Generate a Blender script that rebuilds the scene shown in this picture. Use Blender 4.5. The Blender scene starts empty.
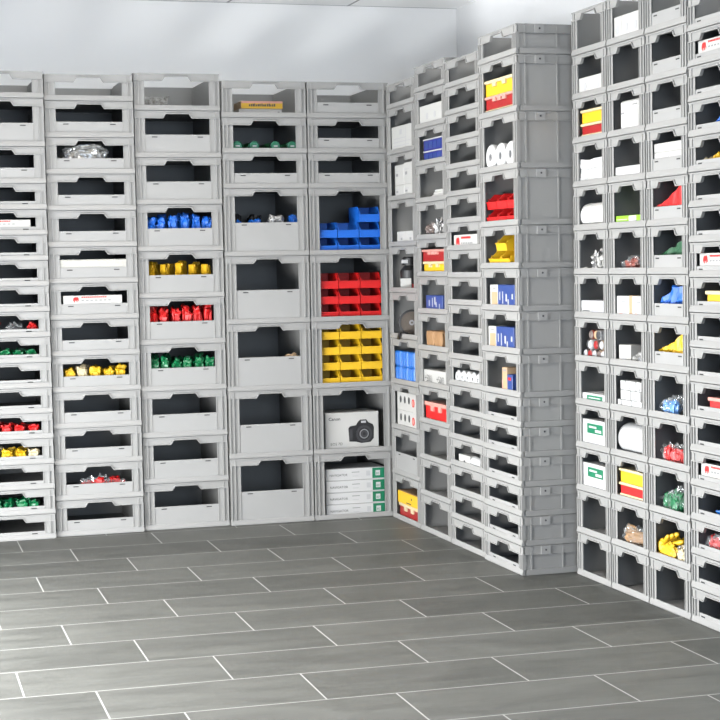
import bpy, bmesh, math, random
from mathutils import Vector, Matrix, noise

C = bpy.context.scene.collection
PI = math.pi

# ------------------------------------------------------------------ camera
cam_d = bpy.data.cameras.new('camera')
cam = bpy.data.objects.new('camera', cam_d)
C.objects.link(cam)
RT = Vector((0.956873910587007, -0.28990201506214663, -0.01868531243611534))
UP = Vector((0.03415967291116874, 0.04840950247406241, 0.9982432753676909))
FW = Vector((0.28848819037272616, 0.9558312307793256, -0.056224747952739136))
M = Matrix((RT, UP, -FW)).transposed().to_4x4()
M.translation = Vector((-2.44915, -7.58666, 1.19386))
cam.matrix_world = M
cam_d.sensor_width = 36.0
cam_d.sensor_fit = 'HORIZONTAL'
cam_d.lens = 36.0 * 1682.41 / 720.0
cam_d.clip_start = 0.05
bpy.context.scene.camera = cam

# ------------------------------------------------------------------ light
world = bpy.data.worlds.new('world')
bpy.context.scene.world = world
world.use_nodes = True
bg = world.node_tree.nodes['Background']
bg.inputs[0].default_value = (0.80, 0.90, 1.0, 1)
bg.inputs[1].default_value = 0.12

def area(name, loc, rot, sx, sy, power, col):
    d = bpy.data.lights.new(name, 'AREA')
    d.shape = 'RECTANGLE'; d.size = sx; d.size_y = sy
    d.energy = power; d.color = col
    o = bpy.data.objects.new(name, d)
    o.location = loc; o.rotation_euler = rot
    C.objects.link(o)
    return o
# warm ceiling lamps facing down, plus an added uplight brightening ceiling and wall tops
for lx, ly in [(-2.2, -1.9), (-1.3, -1.6), (-2.3, -4.3), (-1.7, -3.3)]:
    area('ceiling_lamp', (lx, ly, 2.22), (0, 0, 0), 1.0, 0.5, 5, (1.0, 0.90, 0.78))
    area('added_uplight', (lx, ly, 2.20), (PI, 0, 0), 1.0, 0.5, 45, (1.0, 0.95, 0.895))
# low daylight from a wide glazed door in the left wall, and an added cool fill light at the far end for the bin interiors
area('window_and_fill_light', (-2.9, -2.2, 0.36), (0, -PI/2, 0), 0.66, 2.7, 400, (0.96, 0.985, 1.0))
area('window_and_fill_light', (-1.4, -9.45, 1.3), (PI/2, 0, 0), 2.6, 1.6, 190, (0.72, 0.85, 1.0))

sc = bpy.context.scene
sc.view_settings.view_transform = 'Standard'
sc.view_settings.look = 'None'
sc.view_settings.exposure = -0.40
sc.view_settings.gamma = 1.0
sc.view_settings.use_curve_mapping = False

# ------------------------------------------------------------------ materials
def new_mat(name):
    m = bpy.data.materials.new(name); m.use_nodes = True
    return m, m.node_tree.nodes, m.node_tree.links, m.node_tree.nodes['Principled BSDF']
def plain(name, col, rough=0.5, var=0.05, scale=14.0, metal=0.0, spec=0.5, bump=0.0, k=0.52):
    col = tuple(c * k for c in col)
    """procedural plastic / paper: a faint noise in colour and roughness"""
    m, n, l, b = new_mat(name)
    b.inputs['Roughness'].default_value = rough
    b.inputs['Metallic'].default_value = metal
    b.inputs['Specular IOR Level'].default_value = spec
    tc = n.new('ShaderNodeTexCoord'); no = n.new('ShaderNodeTexNoise')
    no.inputs['Scale'].default_value = scale; no.inputs['Detail'].default_value = 4
    l.new(tc.outputs['Object'], no.inputs['Vector'])
    mx = n.new('ShaderNodeMix'); mx.data_type = 'RGBA'
    mx.inputs[6].default_value = (*[c * (1 - var) for c in col], 1)
    mx.inputs[7].default_value = (*[min(1, c * (1 + var)) for c in col], 1)
    l.new(no.outputs['Fac'], mx.inputs[0]); l.new(mx.outputs[2], b.inputs['Base Color'])
    if bump:
        bp = n.new('ShaderNodeBump'); bp.inputs['Strength'].default_value = bump
        bp.inputs['Distance'].default_value = 0.004
        l.new(no.outputs['Fac'], bp.inputs['Height']); l.new(bp.outputs[0], b.inputs['Normal'])
    return m
def film(name, tint=(0.97, 0.98, 0.98), gloss=0.075):
    m, n, l, b = new_mat(name)
    n.remove(b)
    out = n['Material Output']
    tr = n.new('ShaderNodeBsdfTransparent'); tr.inputs[0].default_value = (*tint, 1)
    gl = n.new('ShaderNodeBsdfGlossy'); gl.inputs['Roughness'].default_value = 0.12
    df = n.new('ShaderNodeBsdfDiffuse'); df.inputs[0].default_value = (0.75, 0.76, 0.76, 1)
    a = n.new('ShaderNodeMixShader'); a.inputs[0].default_value = 0.5
    l.new(gl.outputs[0], a.inputs[1]); l.new(df.outputs[0], a.inputs[2])
    mx = n.new('ShaderNodeMixShader')
    tc = n.new('ShaderNodeTexCoord'); no = n.new('ShaderNodeTexNoise'); no.inputs['Scale'].default_value = 60
    l.new(tc.outputs['Object'], no.inputs['Vector'])
    mr = n.new('ShaderNodeMapRange'); mr.inputs[1].default_value = 0.35; mr.inputs[2].default_value = 0.7
    mr.inputs[3].default_value = gloss * 0.3; mr.inputs[4].default_value = gloss * 3.2
    l.new(no.outputs['Fac'], mr.inputs[0]); l.new(mr.outputs[0], mx.inputs[0])
    l.new(tr.outputs[0], mx.inputs[1]); l.new(a.outputs[0], mx.inputs[2])
    l.new(mx.outputs[0], out.inputs[0])
    return m

GREY = plain('grey_polypropylene', (0.378, 0.372, 0.358), 0.45, 0.02, 6)
FLAP = plain('grey_front_flap', (0.405, 0.40, 0.388), 0.5, 0.02, 6)
SLOT = plain('slot_shadow_black', (0.015, 0.015, 0.016), 0.7)
WHITE = plain('white_card', (0.62, 0.61, 0.58), 0.6, 0.02)
PAPERW = plain('white_paper', (0.66, 0.66, 0.65), 0.7, 0.02)
CREAM = plain('cream_plastic', (0.80, 0.66, 0.40), 0.45)
RED = plain('red_plastic', (0.76, 0.005, 0.005), 0.5, 0.06)
DRED = plain('dark_red_plastic', (0.42, 0.012, 0.012), 0.4, 0.06)
YELLOW = plain('yellow_plastic', (0.95, 0.56, 0.008), 0.5, 0.05)
BLUE = plain('blue_plastic', (0.004, 0.155, 0.74), 0.5, 0.06)
DBLUE = plain('navy_blue_plastic', (0.012, 0.02, 0.26), 0.4, 0.08)
PBLUE = plain('printed_blue_card', (0.025, 0.065, 0.27), 0.45, 0.1, 40)
LBLUE = plain('bright_blue_plastic', (0.012, 0.19, 0.70), 0.4, 0.08)
GREEN = plain('green_plastic', (0.004, 0.20, 0.065), 0.35, 0.1)
GREENP = plain('green_print', (0.0, 0.21, 0.095), 0.5, 0.03)
DGREEN = plain('dark_green_fabric', (0.004, 0.10, 0.03), 0.6, 0.12)
LIME = plain('lime_green_card', (0.32, 0.62, 0.03), 0.5, 0.08, 40)
SKYB = plain('pale_blue_plastic', (0.16, 0.38, 0.80), 0.3, 0.5, 60)
AMBER = plain('amber_yellow_fabric', (0.92, 0.52, 0.006), 0.6, 0.12, 40)
KRAFT = plain('brown_kraft', (0.42, 0.23, 0.10), 0.7, 0.14, 60)
TAN = plain('tan_card', (0.56, 0.38, 0.22), 0.6, 0.05)
BLACK = plain('black_rubber', (0.012, 0.012, 0.013), 0.45)
DARK = plain('dark_grey_print', (0.05, 0.05, 0.055), 0.5)
MID = plain('mid_grey_print', (0.30, 0.30, 0.31), 0.5)
PALE = plain('pale_grey_print', (0.55, 0.55, 0.56), 0.6)
PINK = plain('pink_print', (0.80, 0.36, 0.30), 0.5, 0.08, 40)
ABRAS = plain('grey_brown_abrasive', (0.13, 0.105, 0.085), 0.85, 0.2, 50)
STEEL = plain('brushed_clip_metal', (0.62, 0.61, 0.60), 0.35, 0.1, 40, metal=0.6)
FOAM = plain('speckled_white_foam', (0.60, 0.59, 0.54), 0.8, 0.40, 300)
MUD = plain('brown_grey_crumpled_plastic', (0.22, 0.17, 0.155), 0.4, 0.4, 40)
BROWNRED = plain('brown_red_print', (0.34, 0.07, 0.045), 0.5, 0.3, 40)
GLASSG = plain('green_bottle_plastic', (0.02, 0.16, 0.09), 0.22, 0.1)
FILM = film('clear_film')
FILMS = film('dense_clear_film', (0.72, 0.72, 0.70), 0.3)
WALLM = plain('white_wall_paint', (1.52, 1.51, 1.49), 0.85, 0.012, 3)
DARKW = plain('slate_blue_bounce_wall', (0.55, 0.68, 0.90), 0.8, 0.02, 3)  # invented blue for the unseen walls, bounces bluish fill into the bins
RWALLM = plain('light_wall_paint', (1.34, 1.34, 1.34), 0.85, 0.012, 3)

def ceiling_mat():
    m, n, l, b = new_mat('ceiling_tiles')
    b.inputs['Roughness'].default_value = 0.9
    tc = n.new('ShaderNodeTexCoord'); br = n.new('ShaderNodeTexBrick')
    br.offset = 0.0
    br.inputs['Color1'].default_value = (0.90, 0.90, 0.89, 1); br.inputs['Color2'].default_value = (0.88, 0.88, 0.87, 1)
    br.inputs['Mortar'].default_value = (0.38, 0.38, 0.38, 1)
    br.inputs['Scale'].default_value = 1.0; br.inputs['Brick Width'].default_value = 0.62; br.inputs['Row Height'].default_value = 0.62
    br.inputs['Mortar Size'].default_value = 0.007
    l.new(tc.outputs['Object'], br.inputs['Vector']); l.new(br.outputs['Color'], b.inputs['Base Color'])
    return m
def floor_mat():
    """grey slate-look planks 0.60 x 0.31 m, each row shifted by a third, pale grout"""
    m, n, l, b = new_mat('slate_floor_tiles')
    def math_(op, a, bb=None, c=None):
        q = n.new('ShaderNodeMath'); q.operation = op
        for i, v in enumerate((a, bb, c)):
            if v is None: continue
            if isinstance(v, (int, float)): q.inputs[i].default_value = v
            else: l.new(v, q.inputs[i])
        return q.outputs[0]
    tc = n.new('ShaderNodeTexCoord')
    mp = n.new('ShaderNodeMapping'); mp.inputs['Rotation'].default_value = (0, 0, math.radians(1.0))
    l.new(tc.outputs['Object'], mp.inputs['Vector'])
    sp = n.new('ShaderNodeSeparateXYZ'); l.new(mp.outputs[0], sp.inputs[0])
    x, y = sp.outputs[0], sp.outputs[1]
    TY, TX = 0.3115, 0.597
    v = math_('DIVIDE', math_('MULTIPLY_ADD', y, -1.0, -0.075 - 0.0 + FLOOR_DY), TY)
    row = math_('FLOOR', v); fy = math_('FRACT', v)
    xs = math_('DIVIDE', math_('SUBTRACT', x, math_('MULTIPLY_ADD', row, 0.1997, -1.180 + FLOOR_DX)), TX)
    col = math_('FLOOR', xs); fx = math_('FRACT', xs)
    ey = math_('MULTIPLY', math_('MINIMUM', fy, math_('SUBTRACT', 1.0, fy)), TY)
    ex = math_('MULTIPLY', math_('MINIMUM', fx, math_('SUBTRACT', 1.0, fx)), TX)
    e = math_('MINIMUM', ex, ey)
    gr = n.new('ShaderNodeMapRange'); gr.inputs[1].default_value = 0.0018; gr.inputs[2].default_value = 0.0028
    gr.inputs[3].default_value = 1.0; gr.inputs[4].default_value = 0.0
    l.new(e, gr.inputs[0])
    cb = n.new('ShaderNodeCombineXYZ'); l.new(col, cb.inputs[0]); l.new(row, cb.inputs[1])
    wn = n.new('ShaderNodeTexWhiteNoise'); wn.noise_dimensions = '2D'; l.new(cb.outputs[0], wn.inputs['Vector'])
    # veined slate: stretched noise, offset per tile
    off = n.new('ShaderNodeVectorMath'); off.operation = 'MULTIPLY_ADD'
    l.new(wn.outputs['Color'], off.inputs[0]); off.inputs[1].default_value = (9, 9, 9); l.new(mp.outputs[0], off.inputs[2])
    m2 = n.new('ShaderNodeMapping'); m2.inputs['Rotation'].default_value = (0, 0, 0.95); m2.inputs['Scale'].default_value = (1.6, 7, 1)
    l.new(off.outputs[0], m2.inputs[0])
    n1 = n.new('ShaderNodeTexNoise'); n1.inputs['Scale'].default_value = 1.6; n1.inputs['Detail'].default_value = 8; n1.inputs['Roughness'].default_value = 0.62
    n1.inputs['Distortion'].default_value = 0.9
    l.new(m2.outputs[0], n1.inputs['Vector'])
    t = math_('ADD', math_('MULTIPLY', n1.outputs['Fac'], 0.8), math_('MULTIPLY', wn.outputs['Value'], 0.2))
    rp = n.new('ShaderNodeValToRGB')
    rp.color_ramp.elements[0].position = 0.33; rp.color_ramp.elements[0].color = (0.041, 0.0415, 0.0365, 1)
    rp.color_ramp.elements[1].position = 0.67; rp.color_ramp.elements[1].color = (0.082, 0.083, 0.074, 1)
    l.new(t, rp.inputs[0])
    mx = n.new('ShaderNodeMix'); mx.data_type = 'RGBA'
    l.new(gr.outputs[0], mx.inputs[0]); l.new(rp.outputs[0], mx.inputs[6]); mx.inputs[7].default_value = (0.30, 0.30, 0.285, 1)
    l.new(mx.outputs[2], b.inputs['Base Color'])
    rr = n.new('ShaderNodeMapRange'); rr.inputs[3].default_value = 0.42; rr.inputs[4].default_value = 0.60
    l.new(n1.outputs['Fac'], rr.inputs[0]); l.new(rr.outputs[0], b.inputs['Roughness'])
    bp = n.new('ShaderNodeBump'); bp.inputs['Strength'].default_value = 0.25; bp.inputs['Distance'].default_value = 0.003
    l.new(n1.outputs['Fac'], bp.inputs['Height']); l.new(bp.outputs[0], b.inputs['Normal'])
    return m
FLOOR_DY, FLOOR_DX = 0.0, 0.0

# ------------------------------------------------------------------ mesh helpers
class MB:
    def __init__(s): s.bm = bmesh.new()
    def box(s, x0, x1, y0, y1, z0, z1):
        v = [s.bm.verts.new(p) for p in ((x0,y0,z0),(x1,y0,z0),(x1,y1,z0),(x0,y1,z0),(x0,y0,z1),(x1,y0,z1),(x1,y1,z1),(x0,y1,z1))]
        for f in ((3,2,1,0),(4,5,6,7),(0,1,5,4),(1,2,6,5),(2,3,7,6),(3,0,4,7)): s.bm.faces.new([v[i] for i in f])
        return s
    def prism(s, poly, a, b, axis='y'):
        """outline in the plane across `axis`, extruded from a to b (poly: xz for y, yz for x, xy for z)"""
        def P(p, t):
            return {'y': (p[0], t, p[1]), 'x': (t, p[0], p[1]), 'z': (p[0], p[1], t)}[axis]
        A = [s.bm.verts.new(P(p, a)) for p in poly]; B = [s.bm.verts.new(P(p, b)) for p in poly]
        s.bm.faces.new(A); s.bm.faces.new(B[::-1])
        for i in range(len(poly)):
            j = (i + 1) % len(poly); s.bm.faces.new((A[j], A[i], B[i], B[j]))
        return s
    def ring(s, x0, x1, y0, y1, z0, z1, t, front=True):
        if front: s.box(x0, x1, y0, y0 + t, z0, z1)
        s.box(x0, x1, y1 - t, y1, z0, z1)
        s.box(x0, x0 + t, y0 + t, y1 - t, z0, z1); s.box(x1 - t, x1, y0 + t, y1 - t, z0, z1)
        return s
    def lathe(s, prof, cx, cy, n=24, axis='z', cz=0.0):
        rings = []
        for r, t in prof:
            R = []
            for k in range(n):
                a = 2 * PI * k / n; u, w = r * math.cos(a), r * math.sin(a)
                R.append(s.bm.verts.new({'z': (cx + u, cy + w, cz + t), 'y': (cx + u, cy + t, cz + w), 'x': (cx + t, cy + u, cz + w)}[axis]))
            rings.append(R)
        for A, B in zip(rings, rings[1:]):
            for k in range(n): s.bm.faces.new((A[k], A[(k + 1) % n], B[(k + 1) % n], B[k]))
        if prof[0] != prof[-1]:
            for R, rr in ((rings[0], prof[0][0]), (rings[-1], prof[-1][0])):
                if rr > 1e-6: s.bm.faces.new(R)
        else:
            bmesh.ops.remove_doubles(s.bm, verts=rings[0] + rings[-1], dist=1e-7)
        return s
    def mesh(s, name, mat, smooth=False, bevel=0.0):
        bm = s.bm
        if bevel:
            bmesh.ops.bevel(bm, geom=[e for e in bm.edges if e.calc_length() > 4 * bevel], offset=bevel, segments=1, affect='EDGES', clamp_overlap=True)
        bmesh.ops.recalc_face_normals(bm, faces=bm.faces)
        me = bpy.data.meshes.new(name); bm.to_mesh(me); bm.free()
        me.materials.append(mat)
        if smooth:
            for p in me.polygons: p.use_smooth = True
        return me

def link(name, me, parent=None):
    o = bpy.data.objects.new(name, me); C.objects.link(o)
    if parent: o.parent = parent
    return o
def tag(o, label, cat, group=None, kind=None):
    o['label'] = label; o['category'] = cat
    if group: o['group'] = group
    if kind: o['kind'] = kind
    return o
def empty(name, label, cat, group=None):
    o = bpy.data.objects.new(name, None); C.objects.link(o)
    o.empty_display_size = 0.05
    return tag(o, label, cat, group)

# ------------------------------------------------------------------ room
WX, WY, H = 0.583, 0.632, 2.5
LX, RY = -2.95, -9.6
def structure(name, me):
    o = link(name, me); o['kind'] = 'structure'; return o
structure('floor', MB().box(LX, WX, RY, WY, -0.08, 0).mesh('floor', floor_mat()))
structure('ceiling', MB().box(LX, WX, RY, WY, H, H + 0.08).mesh('ceiling', ceiling_mat()))
structure('wall_back', MB().box(LX, WX + 0.1, WY, WY + 0.1, -0.08, H + 0.08).mesh('wall_back', WALLM))
structure('wall_right', MB().box(WX, WX + 0.1, RY, WY, -0.08, H + 0.08).mesh('wall_right', RWALLM))
structure('wall_left', MB().box(LX - 0.1, LX, RY, WY + 0.1, -0.08, H + 0.08).mesh('wall_left', DARKW))
structure('wall_rear', MB().box(LX - 0.1, WX + 0.1, RY - 0.1, RY, -0.08, H + 0.08).mesh('wall_rear', DARKW))

# ------------------------------------------------------------------ storage bins
PITCH = {12: 0.1133, 17: 0.1633, 22: 0.2133, 32: 0.3133}
FLAPZ = {(0.4, 12): 0.038, (0.4, 17): 0.072, (0.4, 22): 0.106, (0.4, 32): 0.157, (0.3, 17): 0.066, (0.3, 12): 0.038}
EDGE = 0.045      # width of the corner pillars
def bin_body(W, D, Hh, dp=0.0, EDGE=0.045):
    m = MB()
    m.box(0.008, W - 0.008, 0.008, D - 0.008, 0.004, 0.009)                       # floor
    m.prism([(0, 0.0025), (0.0, 0.009), (0.004, 0.0245), (0.0098, 0.0245), (0.0098, 0.0025)], 0, W, 'x')   # front sill
    m.ring(0.006, W - 0.006, 0.012, D - 0.006, 0.0, 0.006, 0.004)
    m.box(0, W, D - 0.012, D, 0.0025, 0.023)
    for a in (0, W - 0.012): m.box(a, a + 0.012, 0.018, D - 0.012, 0.0025, 0.023)
    m.box(0.0065, 0.0105, 0.012, D - 0.012, 0.009, Hh - 0.004)                    # side walls
    m.box(W - 0.0105, W - 0.0065, 0.012, D - 0.012, 0.009, Hh - 0.004)
    m.box(0.0065, W - 0.0065, D - 0.0125, D - 0.0085, 0.009, Hh - 0.004)          # back wall
    for side in (0, 1):                                                            # corner pillars of the front
        X = (lambda a, b: (a, b)) if side == 0 else (lambda a, b: (W - b, W - a))
        def bx(a, b, y0, y1, z0=0.023, z1=Hh - 0.033):
            p, q = X(a, b); m.box(p, q, y0, y1, z0, z1)
        bx(0.004, EDGE, 0.0050 + dp, 0.0080 + dp)
        bx(0.0015, 0.0075, 0.0010, 0.012)
        bx(0.021, 0.026, 0.0010, 0.006 + dp)
        bx(EDGE - 0.004, EDGE, 0.0030 + dp * 0.7, 0.0080 + dp)
    ys = [0.016, 0.036] if D > 0.5 else [0.016, 0.036]
    n = 4 if D > 0.5 else 3
    span = (D - 0.08) / n
    for k in range(n + 1):                                                         # ribs on the long sides
        y = 0.04 + span * k
        for a in (0.0015, W - 0.0065): m.box(a, a + 0.005, y - 0.003, y + 0.003, 0.02, Hh - 0.03)
    for y in (0.012, D - 0.016):
        for a in (0.0015, W - 0.0065): m.box(a, a + 0.005, y, y + 0.004, 0.02, Hh - 0.03)
    return m.mesh('bin_body', GREY)
def bin_rim(W, D, Hh, dp=0.0):
    m = MB(); T = Hh - 0.0006
    c, w0, w1, zb, zt = W / 2, 0.068, 0.054, Hh - 0.034, Hh - 0.0125
    # front band with the trapezoid grip cut-out
    m.prism([(0.002, zb), (c - w0, zb), (c - w0 + 0.003, zb + 0.004), (c - w1 - 0.003, zt - 0.004), (c - w1 + 0.003, zt), (c + w1 - 0.003, zt), (c + w1 + 0.003, zt - 0.004),
             (c + w0 - 0.003, zb + 0.004), (c + w0, zb), (W - 0.002, zb), (W - 0.002, T), (0.002, T)], 0.0035 + dp * 0.6, 0.007 + dp * 0.6, 'y')
    # raised flange that follows the cut-out
    path = [(c - w0 - 0.012, zb + 0.0015), (c - w0, zb + 0.0015), (c - w1, zt), (c + w1, zt), (c + w0, zb + 0.0015), (c + w0 + 0.012, zb + 0.0015)]
    for (xa, za), (xb, zc) in zip(path, path[1:]):
        d = Vector((xb - xa, zc - za)).normalized(); nn = Vector((-d.y, d.x)) * 0.0017
        m.prism([(xa - nn.x, za - nn.y), (xb - nn.x, zc - nn.y), (xb + nn.x, zc + nn.y), (xa + nn.x, za + nn.y)], -0.0008, 0.0095, 'y')
    m.box(0.001, W - 0.001, 0.0012 + dp * 0.4, 0.007 + dp * 0.6, Hh - 0.0055, T)                         # top lip
    for a, b in ((0.001, c - w0 - 0.010), (c + w0 + 0.010, W - 0.001)): m.box(a, b, 0.0005 + dp * 0.2, 0.006 + dp * 0.6, zb, zb + 0.0035)
    for x in (0.021, W - 0.026): m.box(x, x + 0.005, 0.0012 + dp * 0.3, 0.006 + dp * 0.6, zb, T)
    # side and back flanges
    m.box(0.002, W - 0.002, D - 0.008, D - 0.003, zb, T)
    for a in (0.002, W - 0.006): m.box(a, a + 0.004, 0.0115, D - 0.008, zb, T)
    for a in (0.0, W - 0.007):
        m.box(a, a + 0.007, 0.0045, D - 0.001, Hh - 0.0055, T); m.box(a, a + 0.007, 0.0045, D - 0.001, zb, zb + 0.0035)
    n = 4 if D > 0.5 else 3
    span = (D - 0.08) / n
    for k in range(n + 1):
        y = 0.04 + span * k
        for a in (0.0, W - 0.005): m.box(a, a + 0.005, y - 0.003, y + 0.003, zb, T)
    return m.mesh('top_rim', GREY)
def bin_tab(W, D, Hh, y):
    m = MB()
    m.box(W - 0.006, W + 0.0045, y - 0.019, y + 0.019, Hh - 0.034, Hh - 0.003)
    return m.mesh('clip_mount', FLAP)
def bin_tab_hole(W, Hh, y):
    return MB().lathe([(0.0040, 0.0035), (0.0040, 0.0052)], W, y, 10, 'x', Hh - 0.017).mesh('rivet_hole', DARK)
def flap_mesh(W, z, dp, EDGE):
    return MB().box(EDGE - 0.0005, W - EDGE + 0.0005, 0.0050 + dp, 0.0080 + dp, 0.0225, z).mesh('front_flap', FLAP)
def slot_mesh(W, z, s, dp):
    c = W / 2 + s * W * 0.265
    return MB().box(c - 0.0125, c + 0.0125, 0.0044 + dp, 0.0055 + dp, z - 0.0130, z - 0.0085).mesh('label_slot', SLOT)
CACHE = {}
def kit(W, D, h, wall):
    dp = 0.005 if wall == 'L' else 0.001
    ed = 0.050 if wall == 'L' else 0.045
    if (W, h, wall) not in CACHE:
        Hh = PITCH[h]
        k = {'body': bin_body(W, D, Hh, dp, ed), 'rim': bin_rim(W, D, Hh, dp)}
        k['tabs'] = [(bin_tab(W, D, Hh, y), bin_tab_hole(W, Hh, y)) for y in ((0.097, D - 0.097) if True else ())]
        if (W, h) in FLAPZ:
            z = FLAPZ[(W, h)]; k['flap'] = flap_mesh(W, z, dp, ed); k['slots'] = [slot_mesh(W, z, s, dp) for s in (-1, 1)]
        CACHE[(W, h, wall)] = k
    return CACHE[(W, h, wall)]

ORD = 'zeroth first second third fourth fifth sixth seventh eighth ninth tenth eleventh twelfth thirteenth fourteenth fifteenth sixteenth seventeenth eighteenth nineteenth'.split()
SIZE = {12: 'shallow', 17: 'medium', 22: 'deep', 32: 'extra deep'}
BINS = {}
def bin_at(stack, k): return BINS[(stack, k)]
class Bin: pass
def build_stack(sid, sname, wall, start, W, D, heights, flaps, holds, zs=1.0, tabs=False, X=0.0, Y=0.0):
    """wall 'L': fronts face -y, bins start at x = start; wall 'R': fronts face -x, start = y of their far edge"""
    z = 0.0
    sx = 0.990 if W > 0.35 else 0.988
    n = len(heights)
    for k, h in enumerate(heights):
        what = holds.get(k)
        pos = 'at the very top' if k == n - 1 else ('on the floor' if k == 0 else ORD[k + 1] + ' from floor')
        if what: lab = 'grey %s bin holding %s, %s in %s' % (SIZE[h], what, pos, sname)
        else: lab = 'empty grey %s storage bin, %s in %s' % (SIZE[h], pos, sname)
        root = empty('storage_bin', lab, 'storage bin', 'storage bins of the ' + sname)
        kt = kit(W, D, h, wall)
        link('bin_body', kt['body'], root); link('top_rim', kt['rim'], root)
        if tabs:
            for tm, hm in kt['tabs']:
                t = link('clip_mount', tm, root); link('rivet_hole', hm, t)
        if k in flaps:
            f = link('front_flap', kt['flap'], root)
            for sm in kt['slots']: link('label_slot', sm, f)
        root.scale = (sx, 1, zs * ((1 + 0.0067 / PITCH[h]) if k == n - 1 and wall == 'L' else 1.0))
        if wall == 'L': root.location = (start + W * (1 - sx) / 2, Y, z)
        else: root.location = (X, start - W * (1 - sx) / 2, z); root.rotation_euler = (0, 0, -PI / 2)
        b = Bin(); b.W, b.D, b.wall, b.start, b.X, b.Y, b.z, b.h, b.sname = W, D, wall, start, X, Y, z + 0.0095 * zs, PITCH[h] * zs, sname
        BINS[(sid, k)] = b
        z += PITCH[h] * zs
def put(o, b, lx, ly, lz=0.0, rz=0.0):
    """place o at local (lx across, ly deep, lz above the bin's floor) of bin b"""
    if b.wall == 'L': o.location = (b.start + lx, b.Y + ly, b.z + lz); o.rotation_euler = (0, 0, rz)
    else: o.location = (b.X + ly, b.start - lx, b.z + lz); o.rotation_euler = (0, 0, rz - PI / 2)
    return o

P = .401
L1, L2, L3, L4, L5 = ('leftmost stack', 'second stack from left', 'third stack from left', 'fourth stack from left', 'fifth stack from left')
R1, R2, R3, R4 = ('first right-wall stack', 'second right-wall stack', 'third right-wall stack', 'jutting bare-sided stack')
D1, D2, D3, D4 = ('first narrow stack', 'second narrow stack', 'third narrow stack', 'rightmost narrow stack')
ALL = range(40)
build_stack('L1', L1, 'L', -4 * P - .4, .4, .6, [12] * 14 + [17, 22, 12], set(range(16)),
            {1: 'green packets', 3: 'yellow packets', 4: 'red packets', 7: 'green bags', 8: 'red and clear bags', 12: 'a white label box'}, zs=0.995, Y=-0.05)
build_stack('L2', L2, 'L', -3 * P - .4, .4, .6, [17] * 12 + [12], set(range(12)),
            {1: 'bagged red parts', 4: 'yellow packets', 6: 'a white label box', 7: 'a speckled foam strip', 10: 'a clear plastic bag'}, zs=0.993, Y=-0.02)
build_stack('L3', L3, 'L', -2 * P - .4, .4, .6, [22] * 9 + [17], set(range(9)),
            {3: 'green bands', 4: 'red bands', 5: 'yellow loops', 6: 'blue bands', 9: 'a clear tray'}, zs=0.994)
build_stack('L4', L4, 'L', -1 * P - .4, .4, .6, [32] * 5 + [17] * 3, {0, 1, 2, 3, 4, 5},
            {2: 'yellow scraps', 4: 'foil packs', 6: 'green bottles', 7: 'a yellow book'}, zs=0.992, Y=-0.02)
build_stack('L5', L5, 'L', -.4, .4, .6, [32] * 5 + [17] * 3, {5, 6, 7},
            {0: 'paper reams', 1: 'a camera box', 2: 'yellow parts bins', 3: 'red parts bins', 4: 'blue parts bins'}, zs=0.992, Y=-0.02)
XR, XD = -.035, .172
build_stack('R1', R1, 'R', -.05, .4, .6, [22] * 9 + [12], {1},
            {0: 'a yellow carton', 2: 'spotted white boxes', 3: 'blue blocks', 4: 'a round disc', 5: 'a black bottle', 6: 'low white boxes', 7: 'four white boxes', 8: 'a big white box'}, zs=0.997, X=XR + 0.010)
build_stack('R2', R2, 'R', -.455, .4, .6, [17] * 12 + [12], set(),
            {3: 'a red carton', 4: 'a lettered white box', 5: 'cork blocks', 6: 'a blue box', 7: 'red and yellow boxes', 8: 'crumpled bags', 9: 'white plates', 10: 'navy crates', 11: 'an oval-holed box'}, zs=0.995, X=XR + 0.010)
build_stack('R3', R3, 'R', -.862, .4, .6, [12] * 18, set(), {3: 'small white boxes', 6: 'white rolls', 11: 'a white label box'}, zs=1.0, X=XR + 0.008)
build_stack('R4', R4, 'R', -1.286, .4, .6, [12] * 6 + [17] * 4 + [22] * 3 + [12], set(range(6)),
            {6: 'a slim tan box', 7: 'tan and blue boxes', 8: 'blue and tan boxes', 9: 'yellow parts bins', 10: 'red parts bins', 11: 'tape rolls', 12: 'lidded boxes'}, zs=1.0, tabs=True, X=XR - 0.003)
Q = .3043
build_stack('D1', D1, 'R', -1.72, .3, .4, [17] * 13, set(),
            {2: 'a green-labelled box', 3: 'a green-labelled box', 4: 'a low green-labelled box', 5: 'brown cans', 6: 'a grey carton', 7: 'white clips', 8: 'a white roll', 9: 'folded cloths', 10: 'lidded boxes', 11: 'an oval-holed box'}, X=XD)
build_stack('D2', D2, 'R', -1.72 - Q, .3, .4, [17] * 13, set(),
            {1: 'a brown packet', 2: 'lidded boxes', 3: 'a white roll', 4: 'stacked white boxes', 5: 'white fittings', 6: 'white tan-sided boxes', 7: 'a clear bag', 8: 'a lime box', 9: 'a white slab', 10: 'a tall white device', 12: 'oval-holed boxes'}, X=XD)
build_stack('D3', D3, 'R', -1.72 - 2 * Q, .3, .4, [17] * 13, set(range(5, 13)),
            {1: 'bagged yellow gloves', 2: 'a green bag', 3: 'a red bag', 4: 'a blue bag', 5: 'a yellow sheet', 6: 'blue cloth', 7: 'green cloth', 8: 'red cloth', 9: 'white boxes'}, X=XD)
build_stack('D4', D4, 'R', -1.72 - 3 * Q, .3, .4, [12] * 18, set(ALL),
            {2: 'a red bag', 3: 'a blue bag', 4: 'a white label box', 6: 'a red box', 9: 'a yellow box', 10: 'a white label box', 13: 'yellow scraps', 14: 'a blue packet', 16: 'a white label box'}, X=XD)
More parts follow.
